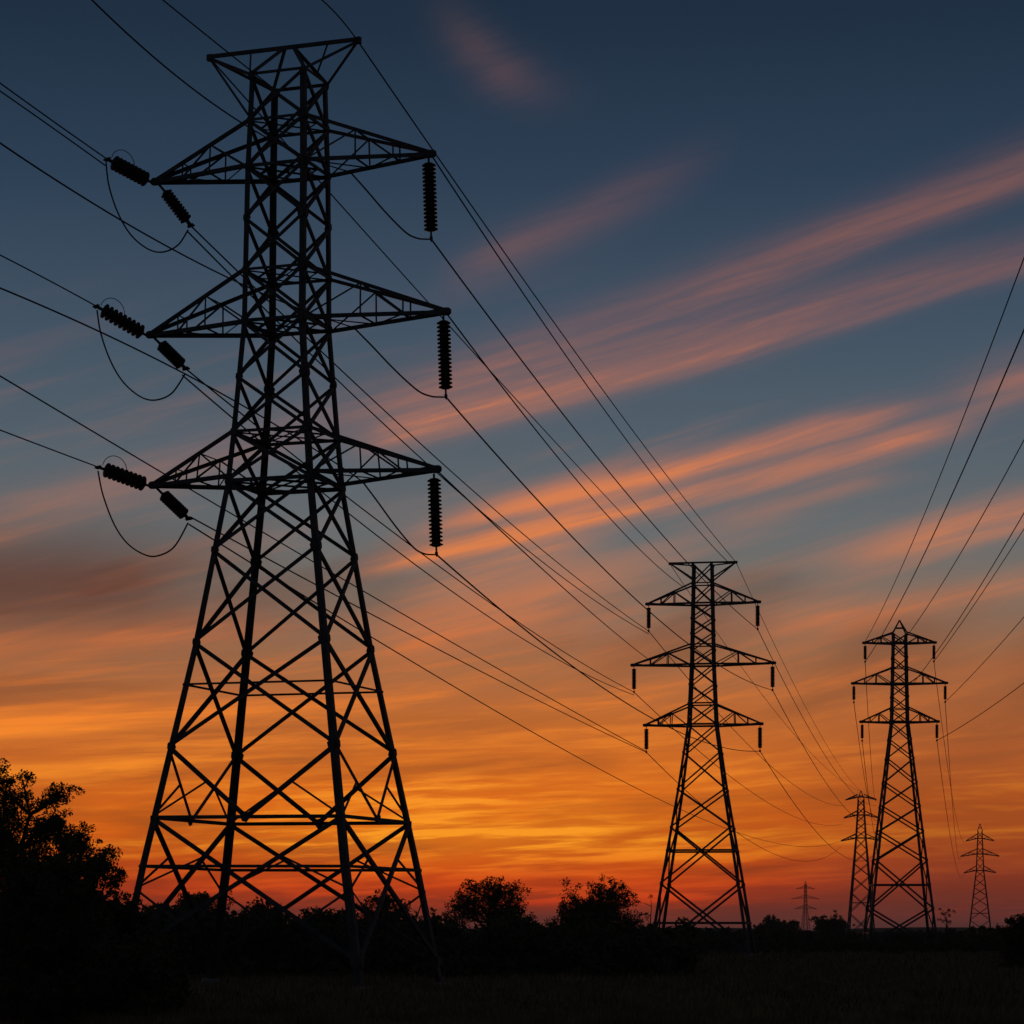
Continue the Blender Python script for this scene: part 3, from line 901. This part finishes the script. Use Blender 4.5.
tree('broadleaf_tree', 594, 893, 240, 116, 'broad tree on the skyline, right one of the pair between the pylons', 'tree', 72, GT, leaf=.12, per=150, lobes=70, low=.08)
tree('leafy_bush', 1018, 913, 210, 70, 'dark bush cut off by the right edge of the picture', 'bush', 71, leaf=.11, per=150, lobes=40, low=.02, gap=.1)


def snag(px, top, Y, label, seed):
    rd = random.Random(seed); X = (px - 512) / F * Y; H = CAMZ + (HZ - top) / F * Y
    o = empty('bare_sapling', (X, Y, gz(X, Y)), label, 'sapling')
    m = MB(); p = Vector((0, 0, -.1)); pts = [p.copy()]
    for i in range(6):
        p = p + Vector((rd.uniform(-.1, .1), 0, H / 6)); pts.append(p.copy())
    m.tube(pts, [.13 - .016 * i for i in range(7)], 6)
    lv = []
    for i in range(14):
        b = pts[rd.randint(2, 6)]; e = b + Vector((rd.uniform(-1, 1), rd.uniform(-1, 1), rd.uniform(.1, .8))) * H * .22
        m.tube([b, b.lerp(e, .5) + Vector((0, 0, .08)), e], [.045, .03, .012], 4); lv.append(tuple(e))
    m.build('trunk', BARK, o)
    v, n = leaves(np.random.default_rng(seed), lv, [.28] * len(lv), 60, .14); link('leaf_tufts', quads_mesh('leaf_tufts', v, n, LEAF), o)


snag(648, 903, 260, 'thin scraggly sapling just left of the middle pylon legs', 5)
snag(947, 912, 300, 'thin scraggly sapling right of the pointed pylon legs', 8)


def thicket(name, x0, x1, rows, Ys, n, leaf, seed):
    """mass of scrub: rows gives the height of its top along its length"""
    rng = np.random.default_rng(seed); cs, rs = [], []
    for _ in range(n):
        px = rng.uniform(x0, x1); Y = rng.uniform(*Ys)
        top = np.interp(px, [r[0] for r in rows], [r[1] for r in rows])
        H = CAMZ + (HZ - top) / F * Y; X = (px - 512) / F * Y
        H *= 1 + .13 * math.sin(X * .9 + seed) + .1 * math.sin(X * 2.3)
        f = rng.random() ** .7; r = H * rng.uniform(.16, .3)
        cs.append((X, Y, max(.2, (H - r) * f))); rs.append(r)
    v, k = leaves(rng, cs, rs, 26 / leaf ** 1.1, leaf, .9)
    o = link(name, quads_mesh(name, v, k, LEAF)); o['kind'] = 'stuff'
    o['label'] = 'dark tangled scrub and undergrowth along the field edge'; o['category'] = 'scrub'
    return o


th1 = thicket('scrub_thicket', -60, 690, [(-60, 900), (150, 905), (300, 908), (440, 912), (560, 917), (690, 924)], (165, 215), 620, .24, 2)
th1['label'] = 'dark tangled scrub stretching behind the near pylon to the middle pylon'
th5 = thicket('scrub_thicket', 600, 1080, [(600, 930), (700, 936), (760, 939), (840, 938), (920, 940), (1000, 934), (1080, 930)], (348, 384), 520, .26, 14)
th5['label'] = 'ragged dark scrub between the feet of the middle and pointed pylons'
th2 = thicket('scrub_thicket', -60, 175, [(-60, 880), (60, 890), (120, 900), (150, 915), (175, 940)], (84, 100), 260, .13, 4)
th2['label'] = 'dense dark undergrowth below the trees at lower left'
th3 = thicket('distant_tree_line', 620, 1100, [(620, 927), (700, 925), (760, 929), (860, 931), (930, 929), (1000, 926), (1100, 923)], (520, 640), 420, .5, 6)
th3['label'] = 'low far tree line along the horizon on the right'; th3['category'] = 'trees'


def grass():
    rng = np.random.default_rng(9); n = 130000
    Y = 80 + 360 * rng.random(n) ** 1.9; X = (rng.random(n) * 1.3 - .65) * Y * 1024 / F
    z = np.array([gz(a, b) for a, b in zip(X, Y)])
    patch = .5 + .5 * np.sin(X * .5 + np.sin(Y * .23) * 2) * np.sin(Y * .31 + 1)
    h = (.18 + .38 * rng.random(n)) * (.5 + .8 * patch); w = .012 + .0002 * Y
    th = rng.uniform(0, math.tau, n); lx, ly = rng.normal(size=n) * .28 * h, rng.normal(size=n) * .28 * h
    cx, cy = np.cos(th) * w, np.sin(th) * w
    v = np.stack([np.stack([X - cx, Y - cy, z - .02], 1), np.stack([X + cx, Y + cy, z - .02], 1), np.stack([X + lx, Y + ly, z + h], 1)], 1)
    o = link('grass', quads_mesh('grass', v.reshape(-1, 3), n, GRASS, 3)); o['kind'] = 'stuff'
    o['label'] = 'dark dry grass covering the foreground field'; o['category'] = 'grass'


grass()
th4 = thicket('scrub_thicket', 640, 1060, [(640, 927), (700, 931), (800, 932), (900, 933), (1000, 928), (1060, 925)], (405, 470), 520, .32, 9)
th4['label'] = 'low dark scrub behind the feet of the middle and pointed pylons'


def haze():
    """thin evening air between the viewer and the far pylons"""
    m = bpy.data.materials.new('evening_haze'); m.use_nodes = True; nt = m.node_tree; nt.nodes.clear()
    v = nt.nodes.new('ShaderNodeVolumePrincipled'); v.inputs['Density'].default_value = .00007
    v.inputs['Color'].default_value = (.9, .88, .86, 1)
    o = nt.nodes.new('ShaderNodeOutputMaterial'); nt.links.new(v.outputs[0], o.inputs['Volume'])
    b = MB(); b.box((0, 1350, 33), 2000, 1800, 36); ob = b.build('haze', m); ob['kind'] = 'stuff'
    ob['label'] = 'thin evening haze over the whole field'; ob['category'] = 'haze'


haze()
